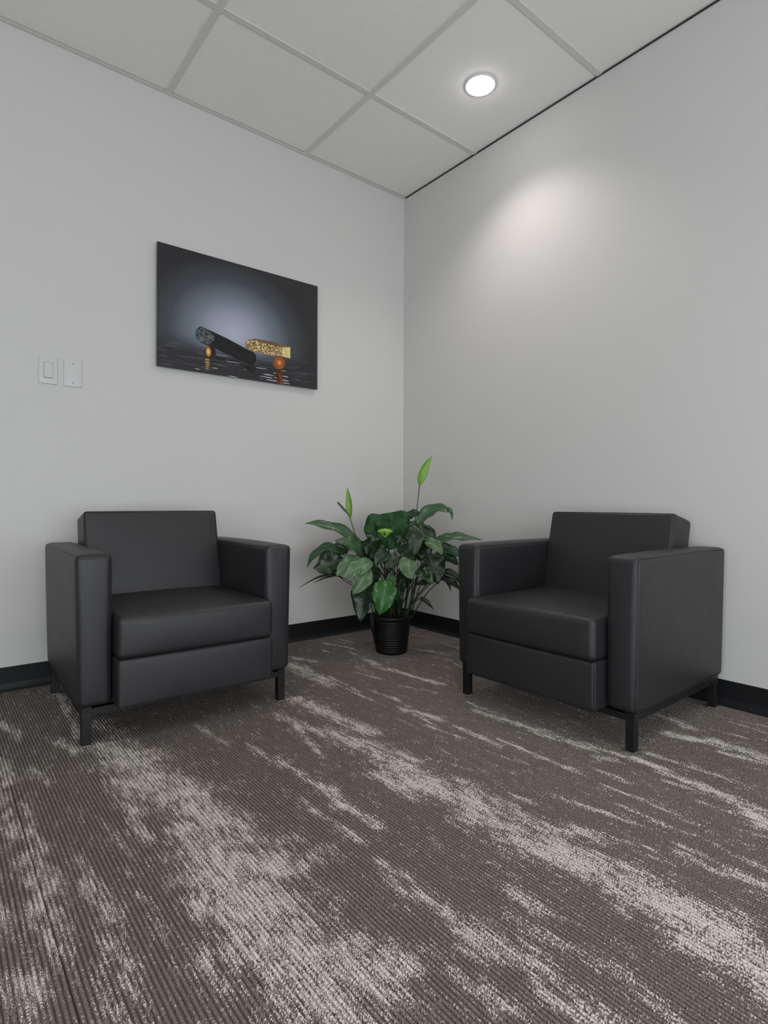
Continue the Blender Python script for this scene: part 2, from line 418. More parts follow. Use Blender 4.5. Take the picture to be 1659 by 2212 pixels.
def plank(xa, xb, ya, yb, parent, prof, pitch, near):
    g = .0003
    xs = []; n = max(1, round((xb - xa) / pitch)); pt = (xb - xa - 2 * g) / n
    for i in range(n):
        for (u, z) in prof: xs.append((xa + g + (i + u) * pt, z))
    xs.append((xb - g, prof[0][1]))
    ny = max(2, int((yb - ya) / .02)) if near else 1
    ysl = [ya + g + (yb - ya - 2 * g) * j / ny for j in range(ny + 1)]
    vs = []; dens = []
    cx, cy = (xa + xb) / 2, (ya + yb) / 2
    loc = [s for s in WS if abs((s[0] + s[2]) / 2 - cx) < .6 and abs((s[1] + s[3]) / 2 - cy) < 1.1]
    for y in ysl:
        for (x, z) in xs:
            vs.append((x - cx, y - cy, z))
            d = 0.0
            for (x0, y0, x1, y1, wd, st) in loc:
                ex, ey = x1 - x0, y1 - y0; L2 = ex * ex + ey * ey
                tt = ((x - x0) * ex + (y - y0) * ey) / L2
                tc = max(0, min(1, tt))
                dx = abs(x - x0 - ex * tc) / (wd * .62); dy = abs(y - y0 - ey * tc) / .035
                r = dx * dx + dy * dy
                if r < 4:
                    v = st * math.exp(-r * .8)
                    if v > d: d = v
            dens.append(d)
    m = len(xs); fs = [(j * m + i, j * m + i + 1, (j + 1) * m + i + 1, (j + 1) * m + i) for j in range(ny) for i in range(m - 1)]
    # skirt closes the plank down to the slab
    ring = [i for i in range(m)] + [j * m + m - 1 for j in range(1, ny + 1)] + [ny * m + i for i in range(m - 2, -1, -1)] + [j * m for j in range(ny - 1, 0, -1)]
    b0 = len(vs)
    nr = len(ring)
    for zz in (None, -.010):
        for i in ring: vs.append((vs[i][0], vs[i][1], vs[i][2] if zz is None else zz)); dens.append(0)
    fs += [(b0 + i, b0 + nr + i, b0 + nr + (i + 1) % nr, b0 + (i + 1) % nr) for i in range(nr)]
    o = obj('carpet_plank', vs, fs, M['carpet'], parent, True)
    o.location = (cx, cy, 0)
    at = o.data.attributes.new('streak', 'FLOAT', 'POINT'); at.data.foreach_set('value', dens)
carpet()

# ---------------------------------------------------------------- suspended ceiling
TX0, TY0 = -0.748, -0.618
LAMP_XY = (-0.380, -0.990)
def ceiling():
    c = MB().box(XW, 0, YF, 0, H + .06, H + .14).build('ceiling', M['gap'])
    tag(c, 'suspended ceiling of pale mineral tiles in a white metal grid', 'ceiling', kind='structure')
    xs = [0]; xx = TX0
    while xx > XW: xs.append(xx); xx -= T
    xs.append(XW)
    ys = [0]; yy = TY0
    while yy > YF: ys.append(yy); yy -= T
    ys.append(YF)
    full = {}
    for i in range(len(xs) - 1):
        for j in range(len(ys) - 1):
            x1, x0, y1, y0 = xs[i] - .003, xs[i + 1] + .003, ys[j] - .003, ys[j + 1] + .003
            smooth = (i == 0 and j == 1)
            key = (round(x1 - x0, 3), round(y1 - y0, 3), smooth)
            hx, hy = (x1 - x0) / 2, (y1 - y0) / 2
            if key not in full:
                v, f = box_data(-hx, hx, -hy, hy, 0, .016)
                full[key] = obj('ceiling_tile', v, f, M['tile_s' if smooth else 'tile'], c); o = full[key]
            else:
                o = full[key].copy(); COL.objects.link(o); o.parent = c
            o.location = ((x0 + x1) / 2, (y0 + y1) / 2, H)
    tw = .0125
    for xx in xs[1:-1]:
        MB().box(xx - tw, xx + tw, YF, 0, H - .0055, H - .0005).build('main_tee', M['tee'], c)
    for i in range(len(xs) - 1):
        for yy in ys[1:-1]:
            MB().box(xs[i + 1] + (tw if i < len(xs) - 2 else 0), xs[i] - (tw if i else 0), yy - tw, yy + tw, H - .0055, H - .0005).build('cross_tee', M['tee'], c)
    o = MB().box(XW, 0, -.021, 0, H - .008, H - .0056).box(XW, 0, -.002, 0, H - .0056, H + .02).build('trim_1', M['tee'])
    tag(o, 'white metal wall angle where the ceiling meets the wall with the print', 'trim', kind='structure')
    o = MB().box(-.006, 0, YF, -.021, H - .008, H - .0056).box(-.002, 0, YF, -.021, H - .0056, H + .02).build('gap_shadow_strip', M['gap_shadow'])  # dark strip stands in for the shadow between tiles and wall
    tag(o, 'narrow dark strip painted as the gap shadow between ceiling and lamp-lit wall', 'trim', kind='structure')
ceiling()

# ---------------------------------------------------------------- downlights
def downlight(x, y, label):
    r = empty('downlight', (x, y, H)); tag(r, label, 'ceiling light', 'recessed ceiling downlights')
    v, f = lathe_data([(.064, -.001), (.065, -.006), (.069, -.007), (.073, -.004), (.074, 0)], 48)
    obj('trim_ring', v, f, M['trim'], r, True)
    v, f = lathe_data([(.0642, -.002), (.060, -.010), (.050, -.018), (.034, -.024), (.015, -.027), (.001, -.0275)], 48, True)
    obj('lens', v, f, M['lens'], r, True)
    ld = bpy.data.lights.new('downlight_beam', 'SPOT'); ld.energy = LAMP_WATTS; ld.color = (1.0, .90, .87)
    ld.spot_size = math.radians(124); ld.spot_blend = 1.0; ld.shadow_soft_size = .05
    lo = bpy.data.objects.new('downlight_beam', ld); COL.objects.link(lo); lo.parent = r; lo.location = (0, 0, -.06)
downlight(*LAMP_XY, 'round glowing downlight in the smooth ceiling tile by the corner')
downlight(LAMP_XY[0], LAMP_XY[1] - 3 * T, 'round downlight further along the lamp-lit wall, behind the viewer')
downlight(LAMP_XY[0] - 2 * T, LAMP_XY[1] - 2 * T, 'unseen round downlight added overhead between the two armchairs and the viewer')  # unseen lamp added to brighten the lower walls and floor
downlight(LAMP_XY[0] - 4 * T, LAMP_XY[1] - 2 * T, 'unseen round downlight added over the far side of the room, left of the viewer')  # second unseen lamp added for more light low in the room

# ================================================================== ARMCHAIRS
CW, CD, ARM, ZB, ZA = .7418, .6771, .1011, .1277, .6127
SF, ZS, ZM, ZR = .0634, .4139, .2797, .1218
def shift(d, off, rot=None):
    return [tuple((rot @ Vector(v) if rot else Vector(v)) + Vector(off)) for v in d[0]], d[1]
def rrect(hx, hy, r, n=5):
    p = []
    for (sx, sy, a0) in ((1, 1, 0), (-1, 1, 90), (-1, -1, 180), (1, -1, 270)):
        for i in range(n + 1):
            a = math.radians(a0 + 90 * i / n); p.append((sx * (hx - r) + r * math.cos(a), sy * (hy - r) + r * math.sin(a)))
    return p
def make_chair():
    r = empty('armchair')
    hx, hy = CW / 2, CD / 2
    SR = .0013
    for s in (-1, 1):
        hz = (ZA - ZB) / 2
        d = rbox_data((ARM, CD, ZA - ZB), .020, (.005, .006, .006))
        def tp(v):
            u = (v[2] + hz) / (2 * hz)
            return (v[0] * (.95 + .13 * u) + s * .004 * u, v[1], v[2])
        cx = s * (hx - ARM / 2)
        o = obj('arm', [tuple(Vector(tp(v)) + Vector((cx, 0, ZB + hz))) for v in d[0]], d[1], M['leather'], r, True)
        for side in (-1, 1):
            loop = [tp((side * (ARM / 2 - .0045), y, z)) for (y, z) in rrect(CD / 2 - .0052, hz - .0052, .016)]
            sd = tube_data([Vector(p) + Vector((cx, 0, ZB + hz)) for p in loop], SR, 5, True)
            obj('seam', sd[0], sd[1], M['seam'], o, True)
    iw = CW - 2 * ARM
    # base with its front panel
    y0, y1 = -hy - SF, hy - .10
    d = rbox_data((iw - .002, y1 - y0, ZM - ZR), .012, (0, .006, 0))
    c = (0, (y0 + y1) / 2, (ZM + ZR) / 2)
    o = obj('front_rail', *shift(d, c), M['leather'], r, True)
    lp = [(x, -(y1 - y0) / 2 + .0028, z) for (x, z) in rrect(iw / 2 - .0035, (ZM - ZR) / 2 - .003, .009)]
    sd = tube_data([Vector(p) + Vector(c) for p in lp], SR, 5, True); obj('seam', *sd, M['seam'], o, True)
    # seat cushion
    y1 = hy - .16
    d = rbox_data((iw - .003, y1 - y0 + .004, ZS - ZM), .018, (0, .010, .010), 10)
    c = (0, (y0 + y1) / 2 - .002, (ZS + ZM) / 2)
    o = obj('seat_cushion', *shift(d, c), M['leather'], r, True)
    # back cushion, reclined
    ti = math.radians(13.2); th = .146; ht = .46
    R = Matrix.Rotation(-ti, 3, 'X')
    topf = Vector((0, .5013 - hy, .7439))
    cc = topf + R @ Vector((0, th / 2, -ht / 2))
    d = rbox_data((iw - .003, th, ht), .013, (.002, .010, .002), 10)
    o = obj('back_cushion', *shift(d, cc, R), M['leather'], r, True)
    for side in (-1, 1):
        lp = [R @ Vector((x, side * (th / 2 - .003), z)) + cc for (x, z) in rrect(iw / 2 - .005, ht / 2 - .0035, .011)]
        sd = tube_data(lp, SR, 5, True); obj('seam', *sd, M['seam'], o, True)
    # back panel between the arms
    d = rbox_data((iw - .002, .07, .58 - ZB), .012, (0, .004, 0))
    obj('back_panel', *shift(d, (0, hy - .037, (.58 + ZB) / 2)), M['leather'], r, True)
    # metal under-frame and legs
    tb = .028; zt = ZB - .001
    xa, ya = hx - .0135, hy - .0135
    for sy in (-1, 1):
        MB().box(-xa + tb, xa - tb, sy * ya - (tb if sy > 0 else 0), sy * ya + (tb if sy < 0 else 0), ZR - .022, ZR - .001).build('cross_rail', M['frame_metal'], r)
    for sx in (-1, 1):
        f = MB().box(sx * xa - (tb if sx > 0 else 0), sx * xa + (tb if sx < 0 else 0), -ya, ya, ZR - .022, zt).build('side_rail', M['frame_metal'], r)
        for sy in (-1, 1):
            x0, x1 = (sx * xa - tb, sx * xa) if sx > 0 else (sx * xa, sx * xa + tb)
            yy0, yy1 = (sy * ya - tb, sy * ya) if sy > 0 else (sy * ya, sy * ya + tb)
            d = rbox_data((tb, tb, ZR - .022 - .005), .0015, n=1, k=2)
            lg = obj('leg', *shift(d, ((x0 + x1) / 2, (yy0 + yy1) / 2, (ZR - .022 + .005) / 2)), M['frame_metal'], r)
            d = rbox_data((tb - .002, tb - .002, .0055), .001, n=1, k=1)
            obj('foot_glide', *shift(d, ((x0 + x1) / 2, (yy0 + yy1) / 2, .00275)), M['glide'], lg)
    return r
def place(r, pose, label):
    x, y, t = pose; c, s = math.cos(t), math.sin(t)
    r.location = (x + c * CW / 2 - s * CD / 2, y + s * CW / 2 + c * CD / 2, 0); r.rotation_euler = (0, 0, t)
    tag(r, label, 'armchair', 'matching waiting-room armchairs')
def copy_tree(o, parent=None):
    c = o.copy(); COL.objects.link(c); c.parent = parent
    for ch in list(o.children): copy_tree(ch, c)
    return c
A1 = make_chair()
A2 = copy_tree(A1)
place(A1, (-2.0422, -0.8178, -0.0167), 'charcoal leather armchair under the framed print, left of the plant')
place(A2, (-0.7245, -1.1866, -1.5599), 'charcoal leather armchair against the lamp-lit wall, right of the plant')

# ================================================================== PRINT ON THE WALL
def art_mats():
    def flat(name, c0, c1, scale, rough=.3, stretch=(1, 1, 1), lo=.4, hi=.6):
        t = NT(name); n = t.noise(t.scaled(t.pos(), stretch), scale, 4, .65)
        t.set(t.mix(t.step(n, lo, hi), c0, c1), rough, .35); return t.m
    M['a_log'] = flat('print_charcoal', lin(22, 22, 24), lin(64, 65, 70), 80, lo=.52, hi=.78)
    M['a_logend'] = flat('print_charcoal_end', lin(44, 46, 50), lin(108, 112, 118), 70)
    M['a_gold'] = flat('print_gold_flake', lin(72, 50, 30), lin(238, 210, 150), 170, lo=.42, hi=.60)
    M['a_goldtop'] = flat('print_gold_dark', lin(98, 74, 48), lin(136, 106, 70), 90)
    M['a_goldend'] = flat('print_gold_end', lin(214, 194, 122), lin(238, 218, 150), 90)
    M['a_gref'] = flat('print_gold_reflection', lin(110, 70, 24), lin(200, 160, 80), 60)
    M['a_rref'] = flat('print_copper_reflection', lin(70, 34, 22), lin(130, 66, 34), 60)
    M['a_wref'] = flat('print_water_glint', lin(150, 152, 158), lin(214, 216, 224), 90)
    M['a_dark'] = flat('print_dark_ball', lin(18, 18, 20), lin(28, 27, 28), 40)
    for nm, c in (('a_ball1', (.0, .0)), ('a_ball2', (.0, .0))):
        t = NT('print_' + nm[2:]); g = t.obj(); sx = t.n('ShaderNodeSeparateXYZ'); t.l(g, sx.inputs[0])
        ramp = t.n('ShaderNodeValToRGB'); e = ramp.color_ramp.elements
        if nm == 'a_ball1':
            cs = [(0, lin(250, 225, 165)), (.3, lin(220, 165, 90)), (.5, lin(150, 92, 40)), (.66, lin(40, 28, 20)), (1, lin(26, 24, 24))]
        else:
            cs = [(0, lin(235, 180, 95)), (.3, lin(205, 130, 62)), (.6, lin(150, 70, 36)), (.85, lin(170, 95, 48)), (1, lin(120, 70, 36))]
        e[0].position = 0; e[0].color = cs[0][1]; e[1].position = 1; e[1].color = cs[-1][1]
        for p, c2 in cs[1:-1]:
            q = e.new(p); q.color = c2
        hx0 = -.008 if nm == 'a_ball1' else .002
        ddx = t.math('DIVIDE', t.math('SUBTRACT', sx.outputs[0], hx0), .026 if nm == 'a_ball1' else .030); ddz = t.math('DIVIDE', sx.outputs[2], .045 if nm == 'a_ball1' else .034)
        t.l(t.math('SQRT', t.math('ADD', t.math('MULTIPLY', ddx, ddx), t.math('MULTIPLY', ddz, ddz))), ramp.inputs[0])
        t.set(ramp.outputs[0], .3, .35); M[nm] = t.m
    # panel: soft glow behind the still life, dark water below
    t = NT('print_background'); p = t.pos(); sx = t.n('ShaderNodeSeparateXYZ'); t.l(p, sx.inputs[0])
    g = wall_at(320 + 770 / 4.1475, 500 + 930 / 4.1475, -.024)
    dx = t.math('DIVIDE', t.math('SUBTRACT', sx.outputs[0], g.x), .45)
    dz = t.math('DIVIDE', t.math('SUBTRACT', sx.outputs[2], g.z), .38)
    r = t.math('SQRT', t.math('ADD', t.math('MULTIPLY', dx, dx), t.math('MULTIPLY', dz, dz)))
    ramp = t.n('ShaderNodeValToRGB'); e = ramp.color_ramp.elements
    e[0].position = 0; e[0].color = lin(182, 186, 206); e[1].position = 1; e[1].color = lin(42, 42, 45)
    for q, c2 in ((.25, lin(158, 163, 182)), (.5, lin(110, 120, 133)), (.74, lin(68, 72, 79))):
        z = e.new(q); z.color = c2
    t.l(r, ramp.inputs[0])
    hz = wall_at(320 + 770 / 4.1475, 500 + 1085 / 4.1475, -.024).z
    wn = t.noise(t.scaled(p, (7, 1, 60)), 1.0, 3, .6)
    water = t.mix(t.step(wn, .52, .72), lin(42, 42, 46), lin(84, 85, 92))
    t.set(t.mix(t.step(sx.outputs[2], hz - .05, hz + .07), water, ramp.outputs[0]), .28, .4)
    M['a_panel'] = t.m
art_mats()
def print_panel():
    Y1 = -.026
    tl, br = wall_at(339.5, 519, Y1), wall_at(685.5, 842, Y1)
    x0, x1, z1, z0 = tl.x, br.x, tl.z - .004, br.z + .001
    cx, cz = (x0 + x1) / 2, (z0 + z1) / 2
    r = empty('wall_print', (cx, 0, z0)); tag(r, 'dark print of a charcoal log and gold bar hung on the wall', 'picture')
    def loc(v): return (v[0] - cx, v[1], v[2] - z0)
    m = MB().box(x0, x1, Y1, Y1 + .006, z0, z1); m.v = [loc(v) for v in m.v]
    pn = m.build('print_panel', M['a_panel'], r)
    for zz in (z0 + .05, z1 - .08):
        m = MB().box(x0 + .06, x1 - .06, Y1 + .006, 0, zz, zz + .03); m.v = [loc(v) for v in m.v]
        m.build('hanging_rail', M['trim'], r)
    layer = [0]
    def poly(name, pts, mat, center=None):
        layer[0] += 1
        yy = Y1 - .00002 * layer[0]
        w = [wall_at(320 + a / 4.1475, 500 + b / 4.1475, Y1) for a, b in pts]
        c = center or Vector((sum(p.x for p in w) / len(w), 0, sum(p.z for p in w) / len(w)))
        n = len(w)
        vs = [(p.x - c.x, 0, p.z - c.z) for p in w] + [(p.x - c.x, Y1 - yy, p.z - c.z) for p in w]
        fs = [tuple(range(n))] + [(i, i + n, (i + 1) % n + n, (i + 1) % n) for i in range(n)]
        o = obj(name, vs, fs, mat, pn); o.location = loc((c.x, yy, c.z)); return o
    def ell(cx_, cy_, rx, ry, n=28, skew=0.0):
        return [(cx_ + rx * math.cos(2 * math.pi * i / n), cy_ + ry * math.sin(2 * math.pi * i / n) + skew * rx * math.cos(2 * math.pi * i / n)) for i in range(n)]
    # reflections on the water
    for (a, b, rx, ry, mt) in ((532, 1150, 26, 7, 'a_gref'), (530, 1172, 26, 7, 'a_gref'), (530, 1192, 24, 6, 'a_gref'), (530, 1212, 28, 5, 'a_gref'), (532, 1230, 22, 4, 'a_gref'),
                              (440, 1232, 30, 3, 'a_wref'), (600, 1225, 26, 3, 'a_wref'), (760, 1170, 60, 3, 'a_wref'), (700, 1150, 50, 2.5, 'a_wref'),
                              (660, 1110, 55, 2.5, 'a_wref'), (900, 1240, 40, 3, 'a_wref'), (1010, 1225, 50, 3, 'a_wref'), (1080, 1285, 50, 4, 'a_wref'), (1060, 1305, 60, 4, 'a_wref'),
                              (1110, 1335, 60, 4, 'a_wref'), (1230, 1300, 25, 4, 'a_wref'), (1220, 1335, 40, 5, 'a_wref'), (1235, 1360, 34, 4, 'a_wref'), (1215, 1250, 22, 4, 'a_gref'),
                              (1135, 1270, 18, 5, 'a_gref'), (1145, 1310, 16, 5, 'a_gref'), (760, 1300, 45, 2.5, 'a_wref')):
        poly('printed_glint', ell(a, b, rx, ry, 14, .16), M[mt])
    poly('printed_reflection', [(1160, 1245), (1190, 1245), (1200, 1290), (1205, 1375), (1160, 1368), (1150, 1300)], M['a_rref'])
    # dark reflection of the log
    for (a, b, rx, ry) in ((900, 1215, 62, 12), (915, 1238, 48, 9), (930, 1262, 34, 7), (640, 1140, 60, 6), (600, 1165, 40, 5), (760, 1160, 60, 8)):
        poly('printed_reflection', ell(a, b, rx, ry, 16, .16), M['a_dark'])
    poly('printed_ball', ell(553, 1080, 52, 54), M['a_ball1'])
    poly('printed_log', [(430, 880), (465, 848), (580, 898), (700, 955), (790, 1003), (860, 1042), (900, 1065), (945, 1080), (968, 1115), (966, 1160), (945, 1205), (860, 1172), (800, 1150), (740, 1112), (690, 1095), (640, 1068), (560, 1030), (480, 1002), (420, 940)], M['a_log'])
    poly('printed_log_end', [(430, 880), (468, 858), (545, 892), (592, 938), (590, 978), (545, 1012), (485, 1000), (432, 962), (418, 925)], M['a_logend'])
    poly('printed_ball', ell(1172, 1176, 58, 62), M['a_ball2'])
    poly('printed_gold_top', [(883, 972), (955, 960), (1110, 985), (1160, 1005), (1272, 1036), (1205, 1042), (1050, 1010)], M['a_goldtop'])
    poly('printed_gold_bar', [(883, 972), (960, 975), (1050, 1003), (1205, 1040), (1205, 1120), (1150, 1112), (1090, 1108), (1020, 1088), (950, 1080), (890, 1058), (866, 1030), (870, 995)], M['a_gold'])
    poly('printed_gold_end', [(1203, 1038), (1273, 1038), (1273, 1137), (1203, 1119)], M['a_goldend'])
print_panel()

# ================================================================== SWITCHES
def plate(cx, cz, label, kind):
    r = empty('light_switch' if kind else 'blank_wall_plate', (cx, 0, cz)); tag(r, label, 'light switch' if kind else 'wall plate')
    d = rbox_data((.0705, .0065, .1165), .002, (0, .0004, 0), n=2, k=3)
    o = obj('cover_plate', *shift(d, (0, -.00325, 0)), M['plate'], r, True)
    if kind:
        MB().box(-.0168, .0168, -.0075, -.006, -.0335, .0335).build('switch_recess', M['switch_gap'], r)
        v = [(-.0158, -.0072, -.0325), (.0158, -.0072, -.0325), (.0158, -.0135, -.0325), (-.0158, -.0135, -.0325),
             (-.0158, -.0072, .0325), (.0158, -.0072, .0325), (.0158, -.0085, .0325), (-.0158, -.0085, .0325)]
        f = [(0, 1, 2, 3), (4, 7, 6, 5), (3, 2, 6, 7), (0, 4, 5, 1), (0, 3, 7, 4), (1, 5, 6, 2)]
        obj('rocker', v, f, M['plate'], r)
    else:
        for z in (-.042, .042):
            v, f = lathe_data([(.0034, 0), (.0034, .0012), (.0026, .0018), (.0005, .002)], 14, True)
            s = obj('screw', [(a, -.0065 - c, b) for a, b, c in v], f, M['screw'], r, True); s.location = (0, 0, z)
plate(-2.008, 1.3425, 'white rocker light switch, left of the two wall plates', True)
plate(-1.9135, 1.3415, 'white blank wall plate with two screws beside the light switch', False)

# ================================================================== PLANT
PC = Vector((-0.514, -0.506, 0))
DP = (PC - CAM).dot(FW)
def pz(a, b, d=0.0):
    """plant-crop pixel + offset in depth from the stem centre (m, minus = nearer) -> point local to the pot"""
    r = ray(620 + a / 3.7705, 960 + b / 3.7705)
    return CAM + r * (DP + d) - PC
def leaf_mesh(b, m, t, w, N, wav, fold, mat, name, parent, ph, blunt=.95, nseg=14, nx=6):
    c = 2 * m - (b + t) / 2
    vs = []; uv = []
    for i in range(nseg + 1):
        s = i / nseg
        p = (1 - s) ** 2 * b + 2 * s * (1 - s) * c + s * s * t
        tg = (2 * (1 - s) * (c - b) + 2 * s * (t - c)).normalized()
        S = tg.cross(N)
        if S.length < 1e-4: S = tg.cross(Vector((0, 0, 1)))
        S.normalize(); n = S.cross(tg).normalized()
        prof = min(1.0, (max(s, .0) ** (.60 if blunt < .9 else .72)) * (max(1 - s, 0) ** blunt) * (1.80 if blunt < .9 else 3.10))
        hw = max(w / 2 * prof, .0006)
        for j in range(nx + 1):
            u = -1 + 2 * j / nx
            off = n * (fold * abs(u) * hw - .12 * hw * u * u * 0) + n * (wav * hw * abs(u) ** 1.5 * math.sin(s * 15 + ph + (1.5 if u > 0 else 0)))
            vs.append(p + S * (u * hw * (1 - .12 * fold)) + off); uv.append((j / nx, s))
    fs = [(i * (nx + 1) + j, i * (nx + 1) + j + 1, (i + 1) * (nx + 1) + j + 1, (i + 1) * (nx + 1) + j) for i in range(nseg) for j in range(nx)]
    o = obj(name, vs, fs, mat, parent, True, uv)
    sm = o.modifiers.new('thickness', 'SOLIDIFY'); sm.thickness = .0007; sm.offset = 0
    return o
def stem_mesh(a, b, name, mat, parent, r0=.0032, r1=.0022, bend=.35, n=8):
    c = Vector((a.x + (b.x - a.x) * bend, a.y + (b.y - a.y) * bend, a.z + (b.z - a.z) * .72))
    pts = [(1 - i / n) ** 2 * a + 2 * (i / n) * (1 - i / n) * c + (i / n) ** 2 * b for i in range(n + 1)]
    d = tube_data(pts, [r0 + (r1 - r0) * i / n for i in range(n + 1)], 6)
    return obj(name, d[0], d[1], mat, parent, True)
MPX = DP / FPX / 3.7705
# base, middle, tip (plant-crop px), width px, facing (up, camera, right), depth base/mid/tip, tone
LEAVES = [
 ((615,815),(380,690),(145,645),110,(.75,.6,.2),-.02,-.03,-.06,1),
 ((610,905),(520,815),(388,785),115,(.6,.8,.2),-.04,-.08,-.10,1),
 ((470,905),(300,860),(163,1005),105,(.7,.6,-.35),.02,-.02,-.05,1),
 ((440,905),(350,870),(240,985),90,(.3,.5,-.6),.06,.05,.04,0),
 ((480,900),(450,830),(375,820),70,(.4,.7,.2),.0,.02,.02,0),
 ((455,925),(330,985),(213,1008),155,(.25,.95,-.1),-.04,-.08,-.11,0),
 ((590,915),(490,985),(400,1075),120,(.45,.85,.15),-.06,-.11,-.14,2),
 ((460,1105),(330,1062),(98,1168),24,(.7,.6,0),.02,.0,-.02,4),
 ((430,1075),(340,1080),(215,1130),20,(.7,.6,0),.04,.02,.0,4),
 ((710,965),(570,1010),(455,1095),120,(.45,.85,.2),-.09,-.14,-.17,2),
 ((670,1015),(610,1110),(533,1225),135,(.2,.95,.15),-.11,-.15,-.17,2),
 ((800,1095),(790,1230),(748,1392),175,(.35,.92,.05),-.10,-.16,-.17,3),
 ((860,1050),(850,1110),(865,1220),80,(.3,.8,.5),-.06,-.09,-.10,2),
 ((665,1090),(620,1250),(600,1450),165,(.15,.95,-.1),-.01,-.06,-.08,0),
 ((640,1150),(560,1190),(535,1280),60,(.2,.8,-.3),.02,.0,-.01,4),
 ((800,860),(760,690),(765,570),250,(.1,1,-.15),.0,.02,.05,0),
 ((830,860),(860,690),(845,555),300,(.1,1,.1),.01,.04,.08,0),
 ((900,850),(930,730),(915,620),150,(.1,1,.25),.03,.06,.09,0),
 ((780,905),(690,830),(620,790),165,(.25,.95,-.1),-.03,-.06,-.09,0),
 ((735,760),(690,735),(640,755),60,(.4,.8,0),.02,.01,.0,1),
 ((1050,665),(1190,535),(1345,560),105,(.6,.75,.1),.02,.0,-.03,1),
 ((1300,510),(1335,550),(1343,620),30,(.2,.9,.4),-.02,-.025,-.03,1),
 ((1085,565),(1010,575),(940,625),75,(.5,.8,0),.06,.07,.07,0),
 ((980,690),(1060,655),(1150,690),70,(.6,.7,.1),.03,.02,.02,0),
 ((960,730),(1040,755),(1025,915),150,(.3,.9,.1),-.05,-.09,-.11,0),
 ((1000,720),(1110,735),(1215,780),140,(.5,.8,.1),.0,-.01,-.02,0),
 ((1090,700),(1160,715),(1200,810),80,(.3,.9,.2),.02,.01,.0,0),
 ((1115,790),(1205,825),(1262,905),95,(.45,.85,.15),-.04,-.07,-.10,2),
 ((1190,800),(1370,765),(1585,782),100,(.8,.5,-.1),.0,-.01,-.02,1),
 ((1180,820),(1300,760),(1420,760),75,(.7,.6,.0),.04,.05,.05,1),
 ((1230,850),(1320,860),(1440,930),90,(.5,.8,.1),.03,.03,.02,1),
 ((1210,890),(1310,920),(1395,985),90,(.5,.8,.1),.03,.02,.02,0),
 ((1000,930),(990,1000),(1020,1102),150,(.4,.9,.05),-.10,-.14,-.16,2),
 ((890,930),(930,960),(960,1000),90,(.4,.8,.1),-.06,-.07,-.09,0),
 ((1140,890),(1190,1000),(1230,1140),190,(.25,.95,.1),-.03,-.06,-.08,0),
 ((1040,1040),(1120,1060),(1190,1142),100,(.45,.85,.1),-.06,-.08,-.10,1),
 ((1050,1140),(1140,1120),(1220,1100),55,(.5,.7,.1),.0,.01,.02,0),
 ((1250,1060),(1350,1055),(1440,1180),60,(.5,.8,.1),.03,.02,.01,0),
 ((1235,1085),(1330,1115),(1420,1200),60,(.5,.8,.1),.04,.03,.02,0),
 ((1260,1100),(1310,1125),(1330,1195),32,(.4,.8,.1),.02,.02,.01,4),
 ((1080,1250),(1130,1280),(1195,1345),40,(.5,.8,.2),-.01,-.03,-.04,4),
 ((830,880),(770,910),(720,990),110,(.3,.9,-.1),-.05,-.09,-.11,0),
 ((870,880),(850,950),(800,1010),100,(.3,.9,0),-.06,-.09,-.11,0),
 ((900,860),(980,880),(1010,960),120,(.4,.9,.1),-.02,-.05,-.07,0),
 ((1050,860),(1120,850),(1150,930),120,(.4,.9,.1),-.0,-.02,-.03,0),
 ((640,800),(600,830),(575,870),70,(.4,.9,-.1),.03,.02,.01,0),
 ((700,930),(640,920),(580,900),80,(.5,.8,-.1),.0,-.02,-.03,0),
 ((800,900),(830,960),(880,1040),95,(.35,.9,.1),-.03,-.05,-.06,0),
 ((760,940),(700,960),(660,1030),95,(.35,.9,-.1),-.02,-.04,-.05,0),
 ((960,900),(1060,900),(1110,960),110,(.35,.9,.1),.0,-.01,-.02,0),
 ((1040,780),(1120,790),(1180,860),110,(.35,.9,.1),.0,.0,.0,0),
 ((760,1010),(720,1060),(700,1140),90,(.25,.9,-.1),.0,-.03,-.04,0),
 ((940,1000),(960,1080),(930,1190),120,(.2,.95,.1),.02,.02,.03,0),
 ((880,1080),(905,1160),(890,1290),110,(.15,.95,.1),-.02,-.03,-.03,0),
 ((560,880),(640,860),(700,890),80,(.4,.9,0),.04,.04,.04,0),
 ((880,800),(950,790),(1000,840),120,(.3,.95,.1),.01,.0,-.02,0),
]
